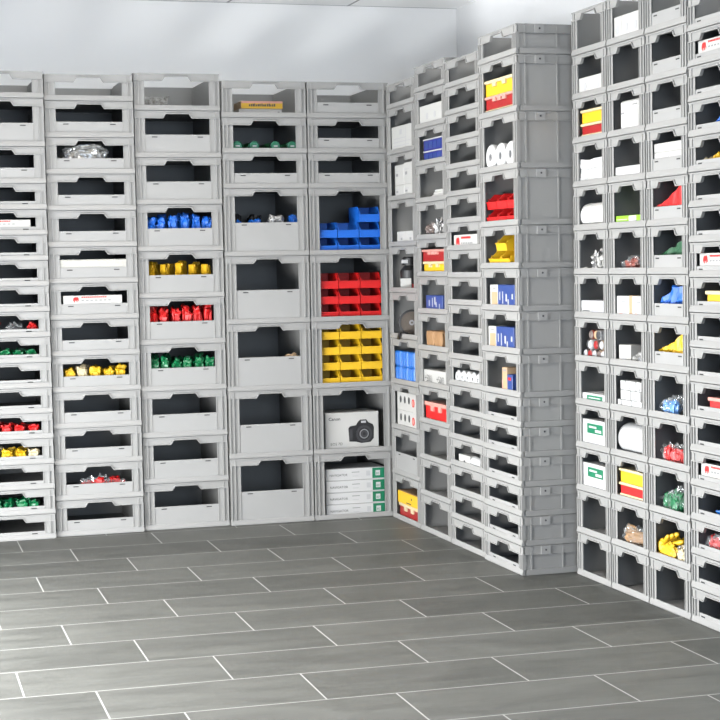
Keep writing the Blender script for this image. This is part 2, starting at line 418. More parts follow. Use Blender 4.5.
#PART2
# ------------------------------------------------------------------ contents: builders
rnd = random.Random(7)
def smoothed(o, lv=1):
    md = o.modifiers.new('smooth', 'SUBSURF'); md.levels = lv; md.render_levels = lv
    return o
def panel(parent, name, x0, x1, z0, z1, mat, y=0.0, t=0.0006):
    """a printed patch lying on the front face of a box"""
    return link(name, MB().box(x0, x1, y - t, y + 0.0002, z0, z1).mesh(name, mat), parent)
def carton(name, label, cat, b, lx, ly, w, d, h, mat, prints=(), lz=0.0, rz=0.0, group=None, bevel=0.0015):
    """box whose front-left-bottom corner is local (-w/2, 0, 0); prints are fractions of its front"""
    r = empty(name, label, cat, group)
    link('carton_body', MB().box(-w / 2, w / 2, 0, d, 0, h).mesh('carton_body', mat, bevel=bevel), r)
    for p in prints:
        nm, x0, x1, z0, z1, pm = p[:6]
        panel(r, nm, -w / 2 + x0 * w, -w / 2 + x1 * w, z0 * h, z1 * h, pm, 0.0, p[6] if len(p) > 6 else 0.0006)
    put(r, b, lx, ly, lz, rz)
    return r
def lidded(label, b, lx, ly, w, d, h, mat, lid, lz=0.0, group='lidded two-tone boxes', knobs=0, base=None):
    r = empty('lidded_box', label, 'box', group)
    link('box_body', MB().box(-w / 2 + 0.006, w / 2 - 0.006, 0.004, d - 0.004, 0.0, h * 0.80).mesh('box_body', mat, bevel=0.002), r)
    m = MB().box(-w / 2, w / 2, -0.001, d, h * 0.80, h)
    link('box_lid', m.mesh('box_lid', lid, bevel=0.002), r)
    if knobs:
        m = MB()
        for k in range(knobs):
            x = -w * 0.16 + k * w * 0.32 / max(1, knobs - 1)
            m.box(x - w * 0.055, x + w * 0.055, -0.003, 0.0045, h * 0.56, h * 0.86)
        link('closing_clip', m.mesh('closing_clip', lid), r)
    if base: link('base_strip', MB().box(-w / 2 + 0.003, w / 2 - 0.003, 0.002, 0.0045, 0.0, h * 0.16).mesh('base_strip', base), r)
    return put(r, b, lx, ly, lz)
def text_mesh(txt, size, mat, bold=0.0):
    cu = bpy.data.curves.new('lettering', 'FONT'); cu.body = txt; cu.size = size; cu.offset = bold; cu.resolution_u = 2
    o = bpy.data.objects.new('lettering', cu); C.objects.link(o)
    dg = bpy.context.evaluated_depsgraph_get()
    me = bpy.data.meshes.new_from_object(o.evaluated_get(dg)); me.materials.clear(); me.materials.append(mat)
    bpy.data.objects.remove(o); bpy.data.curves.remove(cu)
    return me
def lettering(parent, txt, size, x, z, mat, y=-0.0009, sx=1.0, bold=0.0):
    o = link('lettering', text_mesh(txt, size, mat, bold), parent)
    o.rotation_euler = (PI / 2, 0, 0); o.location = (x, y, z); o.scale = (sx, 1, 1)
    return o
def lump_mesh(w, d, h, seed, mat, rough=0.28, freq=22.0, name='packet', flat=0.0, sub=4, crease=True, peak=0.0, box=0.62):
    """a crumpled packet: superellipsoid with creased noise, resting on z = 0"""
    bm = bmesh.new(); bmesh.ops.create_icosphere(bm, subdivisions=sub, radius=1.0)
    off = Vector((seed * 3.17, seed * 1.91, seed * 0.77))
    for v in bm.verts:
        p = v.co.copy()
        e = box
        q = Vector([math.copysign(abs(c) ** e, c) for c in p])
        q = Vector((q.x * w / 2, q.y * d / 2, q.z * h / 2 + h / 2))
        n = noise.fractal(q * freq + off, 0.9, 2.1, 3)
        if crease: n = abs(n) * 1.6 - 0.35 + 0.4 * noise.noise(q * freq * 0.5 + off)
        k = rough * min(w, h, d) * 0.75
        top = max(0.0, min(1.0, q.z / h * 1.5))
        q += Vector((p.x, p.y, p.z)).normalized() * n * k * (0.35 + 0.65 * top)
        if peak: q.z *= 1 + peak * (q.x / w)
        v.co = q
    for v in bm.verts: v.co.z = max(0.0, v.co.z)
    for ax, size, base in ((0, w, -w / 2), (1, d, -d / 2), (2, h, 0.0)):
        lo = min(v.co[ax] for v in bm.verts); hi = max(v.co[ax] for v in bm.verts)
        for v in bm.verts: v.co[ax] = base + (v.co[ax] - lo) / (hi - lo) * size
    bmesh.ops.recalc_face_normals(bm, faces=bm.faces)
    me = bpy.data.meshes.new(name); bm.to_mesh(me); bm.free(); me.materials.append(mat)
    return me
def packet(name, label, cat, b, lx, ly, w, d, h, mat, seed, group=None, rz=0.0, lz=0.0005, **kw):
    o = link(name, lump_mesh(w, d, h, seed, mat, name=name, **kw))
    tag(o, label, cat, group)
    return put(o, b, lx, ly, lz, rz)
def bag(label, b, lx, ly, w, d, h, fill, seed, fm=None, fillname='bag_filling', name='clear_bag', fh=0.72, group=None, pieces=9, rough=0.3, peak=0.0, xs=1.0):
    """a clear bag with a heap of coloured pieces inside it"""
    r = empty(name, label, 'bag', group)
    f = link('bag_film', lump_mesh(w, d, h, seed, fm or FILM, name='bag_film', rough=rough + 0.25, freq=42, peak=peak, sub=5), r)
    rr = random.Random(seed); bm = bmesh.new()
    for k in range(pieces):
        pw = w * (1.0 / pieces + 0.14) * rr.uniform(0.9, 1.2); ph = h * fh * rr.uniform(0.62, 1.0)
        px = (-0.34 + 0.68 * (k + 0.5) / pieces) * w * xs; py = rr.uniform(-0.2, 0.15) * d
        if peak: ph *= 1 + peak * px / w
        me = lump_mesh(pw, d * rr.uniform(0.34, 0.5), ph, seed + k * 1.3, fill, sub=3, rough=0.45, freq=55)
        n0 = len(bm.verts); bm.from_mesh(me); bm.verts.ensure_lookup_table()
        a = rr.uniform(-0.5, 0.5); ca, sa = math.cos(a), math.sin(a)
        for v in list(bm.verts)[n0:]:
            x, y = v.co.x, v.co.y
            v.co.x = px + x * ca - y * sa; v.co.y = py + x * sa + y * ca; v.co.z += 0.003
        bpy.data.meshes.remove(me)
    me = bpy.data.meshes.new(fillname); bm.to_mesh(me); bm.free(); me.materials.append(fill)
    o = link(fillname, me, r); o['kind'] = 'stuff'
    return put(r, b, lx, ly, 0.0005)
def ring_roll(name, label, cat, b, lx, ly, R, r, t, mat, axis='y', lz=0.0, group=None, core=None, rz=0.0):
    """a roll standing on its rim; axis y = hole seen from the front, axis x = side on"""
    o = empty(name, label, cat, group)
    c = min(0.008, t * 0.2)
    prof = [(r, 0), (R - c, 0), (R, c), (R, t - c), (R - c, t), (r, t), (r, 0)]
    link('roll_body', MB().lathe(prof, 0, 0, 32, axis, R).mesh('roll_body', mat), o)
    if core: link('core_tube', MB().lathe([(r - 0.003, 0.002), (r, 0.002), (r, t - 0.002), (r - 0.003, t - 0.002), (r - 0.003, 0.002)], 0, 0, 24, axis, R).mesh('core_tube', core), o)
    return put(o, b, lx, ly, lz, rz)

# small open-front parts bins (shared meshes, one object each)
def parts_bin_mesh(w, d, h):
    m = MB(); t = 0.003
    side = [(0.0, 0.0), (-0.004, h * 0.46), (0.004, h * 0.56), (0.030, h), (d, h), (d, 0.0)]
    m.prism(side, -w / 2, -w / 2 + t, 'x'); m.prism(side, w / 2 - t, w / 2, 'x')
    m.box(-w / 2 + t, w / 2 - t, d - t, d, 0, h); m.box(-w / 2 + t, w / 2 - t, 0.001, d - t, 0, t)
    m.prism([(0.0, 0.0), (-0.004, h * 0.46), (-0.001, h * 0.46), (0.003, 0.0)], -w / 2 + t, w / 2 - t, 'x')
    # rounded inner corners of the front opening
    for s_ in (-1, 1):
        x = s_ * (w / 2 - t)
        m.prism([(x, h * 0.46), (x - s_ * 0.012, h * 0.46), (x - s_ * 0.004, h * 0.56), (x, h * 0.72)], 0.003, 0.0065, 'y')
    return m
PB = {}
def parts_bin(label, b, lx, ly, lz, mat, group, w=0.102, d=0.17, h=0.072, rz=0.0):
    key = (w, d, h, mat.name)
    if key not in PB:
        body = parts_bin_mesh(w, d, h).mesh('bin_shell', mat)
        lip = MB().prism([(-0.0075, h * 0.43), (-0.0075, h * 0.49), (0.0, h * 0.49), (0.0, h * 0.43)], -w / 2, w / 2, 'x').mesh('front_lip', mat)
        PB[key] = (body, lip)
    r = empty('parts_bin', label, 'parts bin', group)
    for n_, me in zip(('bin_shell', 'front_lip'), PB[key]): link(n_, me, r)
    return put(r, b, lx, ly, lz, rz)
B = lambda sid, k: BINS[(sid, k)]
COLN = {3: ['left', 'middle', 'right'], 2: ['left', 'right']}
ROWN = ['bottom', 'second', 'third', 'fourth']

# emblem card: a red elephant outline on a white strip carton
ELE = [(0.0, .35), (.02, .62), (.12, .86), (.35, .97), (.58, .95), (.70, 1.0), (.84, .93), (.92, .74), (.93, .50), (1.0, .22), (.95, .14), (.88, .22), (.84, .44), (.74, .40), (.72, .02), (.58, .02), (.56, .30), (.34, .30), (.32, .02), (.16, .02), (.14, .34), (.06, .28), (.03, .15)]
def label_box(label, b, lx, ly, w, h, base, d=0.05, ex=0.16):
    """a white carton standing in the bin; the printed band is its top part, above `base`"""
    r = empty('label_box', label, 'box', 'white label boxes')
    link('carton_body', MB().box(-w / 2, w / 2, 0, d, 0, base + h).mesh('carton_body', WHITE, bevel=0.001), r)
    s = h * 0.66
    link('elephant_emblem', MB().prism([(-w / 2 + w * ex + p[0] * s * 1.15, base + h * 0.16 + p[1] * s) for p in ELE], -0.0008, 0.0002, 'y').mesh('elephant_emblem', RED), r)
    x0 = -w / 2 + w * ex + s * 1.6
    m = MB()
    for k in range(12):
        x = x0 + k * 0.0095
        if x + 0.007 < w / 2 - 0.012: m.box(x, x + 0.0072, -0.0007, 0.0002, base + h * 0.70, base + h * 0.86)
    link('red_print', m.mesh('red_print', RED), r)
    m = MB()
    for k in range(7):
        x = x0 + k * 0.020
        if x + 0.012 < w / 2 - 0.008: m.box(x, x + 0.011, -0.0007, 0.0002, base + h * 0.32, base + h * 0.46)
    link('grey_print', m.mesh('grey_print', MID), r)
    return put(r, b, lx, ly, 0.0003)

# ------------------------------------------------------------------ contents: back wall
# fifth stack: paper reams, camera box, parts bins
b = B('L5', 0)
for k in range(4):
    r = empty('paper_ream', ['bottom', 'second', 'third', 'top'][k] + ' white and green paper ream of four beside the corner', 'paper ream', 'paper reams in the fifth stack')
    hh = 0.0565; w = 0.292
    link('ream_wrap', MB().box(-w / 2, w / 2, 0, 0.21, 0, hh - 0.001).mesh('ream_wrap', PAPERW, bevel=0.002), r)
    x0 = w / 2 - 0.062
    panel(r, 'green_end_print', x0, w / 2 - 0.001, 0.004, hh - 0.004, GREENP)
    panel(r, 'white_square', x0 + 0.016, x0 + 0.038, hh * 0.28, hh * 0.72, PAPERW, -0.0006)
    lettering(r, '80', 0.016, x0 + 0.018, hh * 0.36, GREENP, -0.0014)
    lettering(r, 'NAVIGATOR', 0.0155, -w / 2 + 0.018, hh * 0.36, DARK)
    panel(r, 'small_print', -w / 2 + 0.128, -w / 2 + 0.166, hh * 0.62, hh * 0.68, MID); panel(r, 'small_print', -w / 2 + 0.132, -w / 2 + 0.160, hh * 0.30, hh * 0.35, PALE)
    panel(r, 'size_mark', x0 - 0.030, x0 - 0.010, hh * 0.30, hh * 0.72, PALE)
    put(r, b, 0.212, 0.032 + (0.004 if k % 2 else 0), 0.0 + k * hh, 0.0)
b = B('L5', 1)
r = empty('camera_box', 'pale grey camera carton with a printed black camera', 'box')
w, h = 0.266, 0.180
link('carton_body', MB().box(-w / 2, w / 2, 0, 0.19, 0, h).mesh('carton_body', WHITE, bevel=0.002), r)
lettering(r, 'Canon', 0.020, -w / 2 + 0.016, h - 0.036, DARK, sx=1.1, bold=0.0004)
lettering(r, 'EOS 7D', 0.0175, -w / 2 + 0.024, 0.026, DARK, sx=1.05)
cx, cz = 0.055, 0.083
pc = link('printed_camera', MB().prism([(cx - .070, cz - .042), (cx - .074, cz + .020), (cx - .066, cz + .030), (cx - .036, cz + .034), (cx - .026, cz + .050), (cx - .014, cz + .060), (cx + .016, cz + .060), (cx + .026, cz + .046),
        (cx + .048, cz + .036), (cx + .054, cz + .022), (cx + .052, cz - .030), (cx + .036, cz - .048), (cx - .010, cz - .052), (cx - .036, cz - .044)], -0.0008, 0.0002, 'y').mesh('printed_camera', BLACK), r)
for rad, mt, dy in ((0.040, DARK, .0004), (0.030, BLACK, .0008), (0.023, MID, .0012), (0.018, DARK, .0016), (0.008, BLACK, .0020)):
    link('printed_lens_ring', MB().lathe([(rad, 0), (rad, 0.0004)], cx + 0.004, -0.0008 - dy, 28, 'y', cz - 0.008).mesh('printed_lens_ring', mt), pc)
link('printed_grip', MB().box(cx - .070, cx - .054, -0.0011, 0, cz - .036, cz + .016).mesh('printed_grip', DARK), pc)
link('printed_flash', MB().box(cx - .010, cx + .014, -0.0011, 0, cz + .044, cz + .054).mesh('printed_flash', PALE), pc)
put(r, b, 0.203, 0.045, 0.0, 0.03)
def bin_wall(sid, k, mat, colour, rows, stackname, ly=0.03, dx=0.1055, cx=0.198):
    b = B(sid, k); tot = len(rows)
    for j, cols in enumerate(rows):
        for i in cols:
            row = 'top' if j == tot - 1 else ROWN[j]
            parts_bin('%s open-front parts bin, %s row %s, in %s' % (colour, row, COLN[3][i], stackname), b, cx + (i - 1) * dx, ly, 0.0003 + j * 0.0722, mat, colour + ' parts bins in ' + stackname)
bin_wall('L5', 2, YELLOW, 'yellow', [(0, 1, 2)] * 4, 'fifth stack from left')
bin_wall('L5', 3, RED, 'red', [(0, 1, 2)] * 3, 'fifth stack from left')
bin_wall('L5', 4, BLUE, 'blue', [(0, 1, 2), (0, 1, 2), (2,)], 'fifth stack from left')

# fourth stack
b = B('L4', 7)
carton('carton', 'flat white carton under the yellow book, topmost bin', 'box', b, 0.205, 0.10, 0.205, 0.16, 0.040, WHITE, [('small_print', .90, .95, .5, .7, DARK)])
r = empty('book', 'yellow and pink book with a dark spine, topmost bin', 'book')
link('book_cover', MB().box(-0.1, 0.1, 0, 0.15, 0, 0.036).mesh('book_cover', TAN, bevel=0.001), r)
panel(r, 'yellow_spine', -0.098, 0.098, 0.002, 0.034, YELLOW); panel(r, 'pink_band', -0.098, 0.098, 0.026, 0.0345, PINK, -0.0004)
m = MB()
for q in range(15): m.box(-0.062 + q * 0.0085, -0.0565 + q * 0.0085 + (q % 3) * 0.0008, -0.0012, 0, 0.011, 0.021 + (q % 4) * 0.0012)
link('title_print', m.mesh('title_print', DARK), r)
put(r, b, 0.212, 0.098, 0.0405)
b = B('L4', 6)
for i, x in enumerate((0.075, 0.155, 0.255, 0.335)):
    r = empty('green_bottle', '%s of the four dark green bottles lying in the fourth stack' % ['leftmost', 'second', 'third', 'rightmost'][i], 'bottle', 'green bottles lying side by side')
    link('bottle_body', MB().lathe([(0.003, 0.040), (0.009, 0.040), (0.0095, 0.075), (0.023, 0.115), (0.024, 0.30), (0.020, 0.305), (0.003, 0.305)], 0, 0, 20, 'y', 0.0245).mesh('bottle_body', DGREEN, smooth=True), r)
    link('bottle_cap', MB().lathe([(0.004, 0.001), (0.018, 0.0), (0.0235, 0.004), (0.0235, 0.032), (0.012, 0.044), (0.004, 0.044)], 0, 0, 20, 'y', 0.0245).mesh('bottle_cap', GLASSG), r)
    link('cap_mark', MB().box(-0.009, 0.009, -0.0008, 0.0006, 0.0225, 0.0275).mesh('cap_mark', PALE), r).rotation_euler = (0, 0, 0)
    put(r, b, x, 0.022, 0.0)
    r.location.z += 0.0003
b = B('L4', 4)
for i, (x, w, h, mt, nm) in enumerate(((0.085, 0.075, 0.165, BLUE, 'blue'), (0.165, 0.070, 0.168, BLUE, 'blue'), (0.345, 0.060, 0.185, BLUE, 'blue'))):
    packet('foil_packet', '%s crumpled pouch, %s in the fourth stack' % (nm, ['leftmost of three', 'second of three', 'rightmost of three'][i]), 'pouch', b, x, 0.10, w, 0.10, h, mt, 31 + i, 'blue pouches in the fourth stack')
packet('foil_packet', 'silver crumpled pouch among blue ones in the fourth stack', 'pouch', b, 0.262, 0.075, 0.10, 0.08, 0.185, STEEL, 35)
for i, x in enumerate((0.09, 0.20, 0.31)):
    packet('black_pouch', 'dark pouch behind the blue ones, %s, fourth stack' % ['leftmost', 'middle', 'rightmost'][i], 'pouch', b, x, 0.29, 0.10, 0.14, 0.205 - 0.01 * i, DARK, 41 + i, 'dark pouches in the fourth stack')
b = B('L4', 2)
packet('yellow_scrap_bag', 'yellowish bag corner showing above the flap, fourth stack', 'bag', b, 0.315, 0.07, 0.11, 0.08, 0.160, TAN, 44)

# third stack: piles of folded bands
def sash(seed, w, d, h, mat):
    """a folded fabric band: loops of a wide strip standing on edge"""
    rr = random.Random(seed); m = MB()
    n = 18; bm = m.bm
    for L in range(3):
        cx = (L - 1) * w * 0.26; rad = w * rr.uniform(0.13, 0.17); hh = h * rr.uniform(0.84, 0.98); tilt = rr.uniform(-0.18, 0.18)
        ring = []
        for k in range(n):
            a = 2 * PI * k / n
            sx, sz = math.cos(a), math.sin(a)
            x = cx + math.copysign(abs(sx) ** 0.7, sx) * rad; z = hh / 2 + math.copysign(abs(sz) ** 0.8, sz) * hh / 2
            x += tilt * (z - hh / 2) * 0.5 + noise.noise(Vector((k * 0.7, L * 5, seed))) * 0.004
            y0 = L * 0.006 + noise.noise(Vector((k * 0.5, L * 3, seed + 9))) * 0.008
            ring.append([bm.verts.new((x * s + cx * (1 - s), y, max(0.0, z * s + hh / 2 * (1 - s)))) for s, y in ((1, y0), (1, y0 + d), (0.86, y0 + d), (0.86, y0))])
        for k in range(n):
            A, Bq = ring[k], ring[(k + 1) % n]
            for j in range(4): bm.faces.new((A[j], A[(j + 1) % 4], Bq[(j + 1) % 4], Bq[j]))
    return m.mesh('sash', mat)
for k, mat, nm in ((3, GREEN, 'green'), (4, RED, 'red'), (6, BLUE, 'blue')):
    b = B('L3', k)
    for i in range(6):
        hh = [0.140, 0.150, 0.147, 0.158, 0.152, 0.140][(i + k) % 6] - (0.012 if k == 3 else 0) + (0.008 if k == 4 else 0)
        packet('fabric_band', '%s %s folded band in the third stack from left' % (['leftmost', 'second', 'third', 'fourth', 'fifth', 'rightmost'][i], nm), 'sash', b, 0.072 + i * 0.0522, 0.070, 0.0520, 0.09, hh + 0.012, mat, 50 + k * 7 + i, nm + ' folded bands in the third stack', rough=0.5, freq=30, box=0.30)
        if i < 5:
            packet('fabric_band', '%s %s folded band of the rear row, third stack from left' % (['leftmost', 'second', 'third', 'fourth', 'fifth', 'rightmost'][i], nm), 'sash', b, 0.094 + i * 0.0522, 0.168, 0.0520, 0.09, hh + 0.016, mat, 350 + k * 7 + i, nm + ' rear folded bands in the third stack', rough=0.5, freq=30, box=0.30)
b = B('L3', 5)
for row, nr in ((0, 5), (1, 4)):
    for i in range(nr):
        o = link('strap_loop', sash(70 + i + row * 9, 0.044, 0.034, 0.163 - 0.006 * (i == 4) - 0.007 * (i % 2) + 0.006 * row, AMBER))
        tag(o, '%s yellow strap loop of the %s row, third stack from left' % (['leftmost', 'second', 'middle' if row == 0 else 'third', 'fourth', 'rightmost'][i], ['front', 'rear'][row]), 'strap', '%s yellow strap loops' % ['front', 'rear'][row])
        put(o, b, 0.086 + i * 0.064 + row * 0.032, 0.05 + row * 0.075, 0.0005, (0.62, 0.52, 0.64, 0.56, 0.60)[i])
b = B('L3', 9)
r = empty('blister_tray', 'clear empty plastic tray in the topmost bin', 'tray')
TRAYF = film('tray_film', (0.88, 0.87, 0.85), 0.05)
link('tray_shell', MB().ring(-0.058, 0.058, -0.045, 0.045, 0.004, 0.060, 0.002).box(-0.058, 0.058, -0.045, 0.045, 0.0, 0.003).mesh('tray_shell', TRAYF), r)
m = MB().ring(-0.064, 0.064, -0.051, 0.051, 0.0605, 0.064, 0.010).box(-0.040, 0.040, -0.0475, -0.0455, 0.018, 0.044)
link('tray_rim', m.mesh('tray_rim', TRAYF), r)
put(r, b, 0.115, 0.13, 0.001)

# second stack
b = B('L2', 1)
bag('clear bag of bright red caps, second stack from left', b, 0.225, 0.085, 0.24, 0.11, 0.100, RED, 90, pieces=9, fh=0.86)
b = B('L2', 4)
for i in range(5):
    packet('yellow_packet', '%s yellow packet in the second stack from left' % ['leftmost', 'second', 'middle', 'fourth', 'rightmost'][i], 'packet', b, 0.085 + i * 0.058, 0.062, 0.057, 0.07, 0.099 + 0.006 * ((i * 2) % 3), YELLOW if i != 1 else CREAM, 95 + i, 'yellow packets in the second stack', rough=0.45, freq=36, box=0.30)
    if i < 4:
        packet('yellow_packet', '%s yellow packet of the rear row, second stack from left' % ['leftmost', 'second', 'middle', 'fourth', 'rightmost'][i], 'packet', b, 0.113 + i * 0.058, 0.138, 0.057, 0.07, 0.099 + 0.006 * ((i * 2) % 3), YELLOW if i != 1 else CREAM, 495 + i, 'rear yellow packets in the second stack', rough=0.45, freq=36, box=0.30)
b = B('L2', 6)
label_box('white strip box with red elephant, second stack from left', b, 0.195, 0.0145, 0.262, 0.036, 0.0630)
b = B('L2', 7)
o = tag(link('foam_strip', MB().box(-0.153, 0.153, 0, 0.018, 0, 0.098).mesh('foam_strip', FOAM, bevel=0.003)), 'speckled white foam strip lying across a bin front', 'foam strip')
put(o, b, 0.2, 0.0145, 0.0003)
b = B('L2', 10)
r = empty('clear_bag', 'crumpled clear bag bulging out of the second stack', 'bag')
link('bag_film', lump_mesh(0.215, 0.14, 0.128, 104, film('dull_bag_film', (0.84, 0.83, 0.80), 0.16), rough=0.16, freq=26, name='bag_film', sub=5, box=0.34), r)
link('bag_filling', lump_mesh(0.185, 0.115, 0.112, 105, plain('grey_beige_filling', (0.40, 0.38, 0.34), 0.5, 0.2, 40), rough=0.4, freq=30, box=0.4, name='bag_filling'), r)
put(r, b, 0.185, 0.086, 0.0003)

# leftmost stack
b = B('L1', 12)
label_box('white strip box with red elephant, leftmost stack', b, 0.200, 0.0145, 0.252, 0.031, 0.0290, ex=0.08)
def row_packets(sid, k, mat, colour, sname, h, n=5, alt=None, w=0.0565, seed=110, cat='packet', rough=0.42):
    b = B(sid, k)
    for i in range(n):
        packet(colour + '_packet', '%s %s packet of a row in a bin %s of %s' % (['leftmost', 'second', 'middle', 'fourth', 'rightmost'][i], colour, 'third from floor' if k == 2 else ORD[k + 1] + ' from floor', sname), cat, b, 0.085 + i * 0.057, 0.060, w, 0.07, h + 0.006 + 0.005 * ((i * 3) % 4) / 2,
               (alt if (alt and i % 3 == 1) else mat), seed + i, '%s packets, %s bin of %s' % (colour, ORD[k + 1], sname), rough=rough, freq=36, box=0.30)
        if i < n - 1:
            packet(colour + '_packet', '%s %s packet of the rear row in bin %s of %s' % (['leftmost', 'second', 'middle', 'fourth', 'rightmost'][i], colour, 'third from floor' if k == 2 else ORD[k + 1] + ' from floor', sname), cat, b, 0.112 + i * 0.057, 0.136, w, 0.07, h + 0.006 + 0.005 * ((i * 3) % 4) / 2,
                   (alt if (alt and i % 3 == 1) else mat), seed + 400 + i, '%s rear packets, %s bin of %s' % (colour, ORD[k + 1], sname), rough=rough, freq=36, box=0.30)
row_packets('L1', 1, GREEN, 'green', L1, 0.050, seed=120)
row_packets('L1', 3, YELLOW, 'yellow', L1, 0.052, alt=CREAM, seed=130)
row_packets('L1', 4, RED, 'red', L1, 0.050, seed=140)
row_packets('L1', 7, GREEN, 'green', L1, 0.046, seed=150)
b = B('L1', 8)
for i, (x, mt, nm) in enumerate(((0.14, RED, 'red'), (0.245, FILMS, 'clear'), (0.325, RED, 'red'))):
    if nm == 'red': packet('red_packet', '%s red pouch in a bin ninth from floor of leftmost stack' % ('left' if i == 0 else 'right'), 'packet', b, x, 0.062, 0.095 if i == 0 else 0.052, 0.07, 0.060, mt, 160 + i, 'red pouches, ninth bin of leftmost stack', rough=0.45, freq=40)
    else: bag('clear grey bag between two red pouches, leftmost stack', b, x, 0.062, 0.085, 0.07, 0.062, MID, 161, pieces=4)

# ------------------------------------------------------------------ contents: right wall, deep stacks
OVAL = lambda parent, x, z, rx, rz_, mat: link('oval_hole', MB().prism([(x + rx * math.cos(2 * PI * k / 18), z + rz_ * math.sin(2 * PI * k / 18)) for k in range(18)], -0.0008, 0.0002, 'y').mesh('oval_hole', mat), parent)
b = B('R1', 0)
lidded('red and cream box under a yellow carton, by the corner', b, 0.205, 0.0118, 0.30, 0.22, 0.070, DRED, CREAM, base=CREAM, knobs=2)
carton('yellow_carton', 'yellow carton with kraft top on a red box, by corner', 'box', b, 0.200, 0.0112, 0.31, 0.22, 0.055, YELLOW, [('small_print', .62, .66, .5, .7, DARK), ('small_print', .40, .62, .12, .22, DARK)], lz=0.0705)
link('kraft_top', MB().box(-0.153, 0.153, 0.002, 0.218, 0.0555, 0.058).mesh('kraft_top', KRAFT), bpy.data.objects['yellow_carton'])
b = B('R1', 2)
for k in range(2):
    r = empty('spotted_box', '%s white box printed with dark ovals, by the corner' % ['lower', 'upper'][k], 'box', 'white boxes with dark ovals')
    link('carton_body', MB().box(-0.14, 0.14, 0, 0.2, 0, 0.083).mesh('carton_body', WHITE, bevel=0.001), r)
    for q in range(3): OVAL(r, -0.088 + q * 0.060, 0.050, 0.0125, 0.017, DARK)
    link('red_oval', MB().lathe([(0.019, 0), (0.019, 0.0007)], 0.092, -0.0007, 20, 'y', 0.042).mesh('red_oval', RED), r)
    OVAL(r, 0.092, 0.042, 0.010, 0.012, PINK).location.y = -0.0009
    put(r, b, 0.200, 0.0115, 0.0003 + k * 0.0835)
b = B('R1', 3)
for k in range(2):
    for i in range(3):
        r = empty('blue_block', 'ribbed bright blue block, %s row, %s of three' % (['lower', 'upper'][k], COLN[3][i]), 'block', 'ribbed bright blue blocks')
        m = MB().box(-0.046, 0.046, 0.003, 0.20, 0, 0.072)
        link('block_body', m.mesh('block_body', LBLUE, bevel=0.003), r)
        m = MB()
        for q in range(3): m.box(-0.038 + q * 0.029, -0.020 + q * 0.029, 0.0, 0.0045, 0.008, 0.066)
        link('block_ribs', m.mesh('block_ribs', LBLUE, bevel=0.001), r)
        put(r, b, 0.164 + (i - 1) * 0.097, 0.0115, 0.0003 + k * 0.0725)
b = B('R1', 4)
r = empty('round_disc', 'grey-brown round disc with black rim leaning in a bin', 'disc')
link('disc_face', MB().lathe([(0.004, 0.0), (0.030, -0.002), (0.104, 0.004), (0.104, 0.016), (0.004, 0.016)], 0, 0, 40, 'y', 0.122).mesh('disc_face', ABRAS), r)
link('disc_rim', MB().lathe([(0.104, -0.004), (0.122, -0.002), (0.122, 0.022), (0.104, 0.022), (0.104, -0.004)], 0, 0, 40, 'y', 0.122).mesh('disc_rim', BLACK), r)
link('disc_hub', MB().lathe([(0.010, -0.004), (0.026, -0.0035), (0.026, -0.001), (0.010, -0.001), (0.010, -0.004)], 0, 0, 24, 'y', 0.122).mesh('disc_hub', MID), r)
put(r, b, 0.075, 0.085, 0.0005, 1.27); r.scale = (0.5, 0.5, 0.5)
r = empty('black_strap', 'short black strap hanging over a bin sill', 'strap')
bm_ = MB(); bm_.prism([(-0.016, -0.010), (-0.009, -0.012), (-0.003, 0.0162), (0.030, 0.0162), (0.030, 0.0215), (-0.007, 0.0215)], -0.012, 0.012, 'x')
link('strap_tab', bm_.mesh('strap_tab', BLACK), r)
put(r, b, 0.165, 0.0, 0.0)
b = B('R1', 5)
r = empty('black_bottle', 'black bottle with white label standing in a bin', 'bottle')
link('bottle_body', MB().lathe([(0.003, 0), (0.044, 0), (0.046, 0.004), (0.046, 0.092), (0.030, 0.112), (0.026, 0.116), (0.003, 0.116)], 0, 0, 28).mesh('bottle_body', BLACK), r)
link('bottle_cap', MB().lathe([(0.003, 0.1165), (0.036, 0.1165), (0.036, 0.150), (0.028, 0.156), (0.003, 0.156)], 0, 0, 24).mesh('bottle_cap', BLACK), r)
link('cap_label', MB().box(-0.040, -0.010, -0.0375, -0.034, 0.126, 0.142).mesh('cap_label', PALE), r)
link('white_label', MB().box(-0.046, 0.004, -0.0475, -0.044, 0.010, 0.056).mesh('white_label', WHITE), r)
link('red_label', MB().box(0.006, 0.044, -0.0470, -0.042, 0.004, 0.030).mesh('red_label', DRED), r)
put(r, b, 0.105, 0.070, 0.0005, 1.27)
b = B('R1', 6)
for i in range(2):
    carton('white_box', '%s of two low white boxes with a grey mark' % ['left', 'right'][i], 'box', b, 0.165 + i * 0.128 , 0.0112, 0.126, 0.2, 0.060, WHITE, [('grey_mark', .42, .60, .34, .52, MID), ('small_print', .2, .75, .72, .76, PALE)], group='low white boxes')
b = B('R1', 7)
for k in range(2):
    for i in range(2):
        carton('white_box', '%s %s white box of four stacked near the corner' % (['lower', 'upper'][k], ['left', 'right'][i]), 'box', b, 0.150 + i * 0.133, 0.0112, 0.131, 0.22, (0.060, 0.092 if i == 0 else 0.098)[k], WHITE,
               [('grey_mark', .12, .34, .44, .58, MID), ('small_print', .1, .5, .68, .72, PALE)], lz=0.0605 * k, group='four stacked white boxes')
b = B('R1', 8)
carton('white_carton', 'big white printed carton high in the corner stack', 'box', b, 0.198, 0.0112, 0.31, 0.25, 0.118, WHITE, [('round_seal', .38, .50, .66, .86, PALE), ('small_print', .08, .70, .50, .54, PALE), ('small_print', .08, .86, .36, .40, PALE), ('small_print', .08, .80, .22, .26, PALE), ('side_line', .66, .68, .1, .9, PALE)])

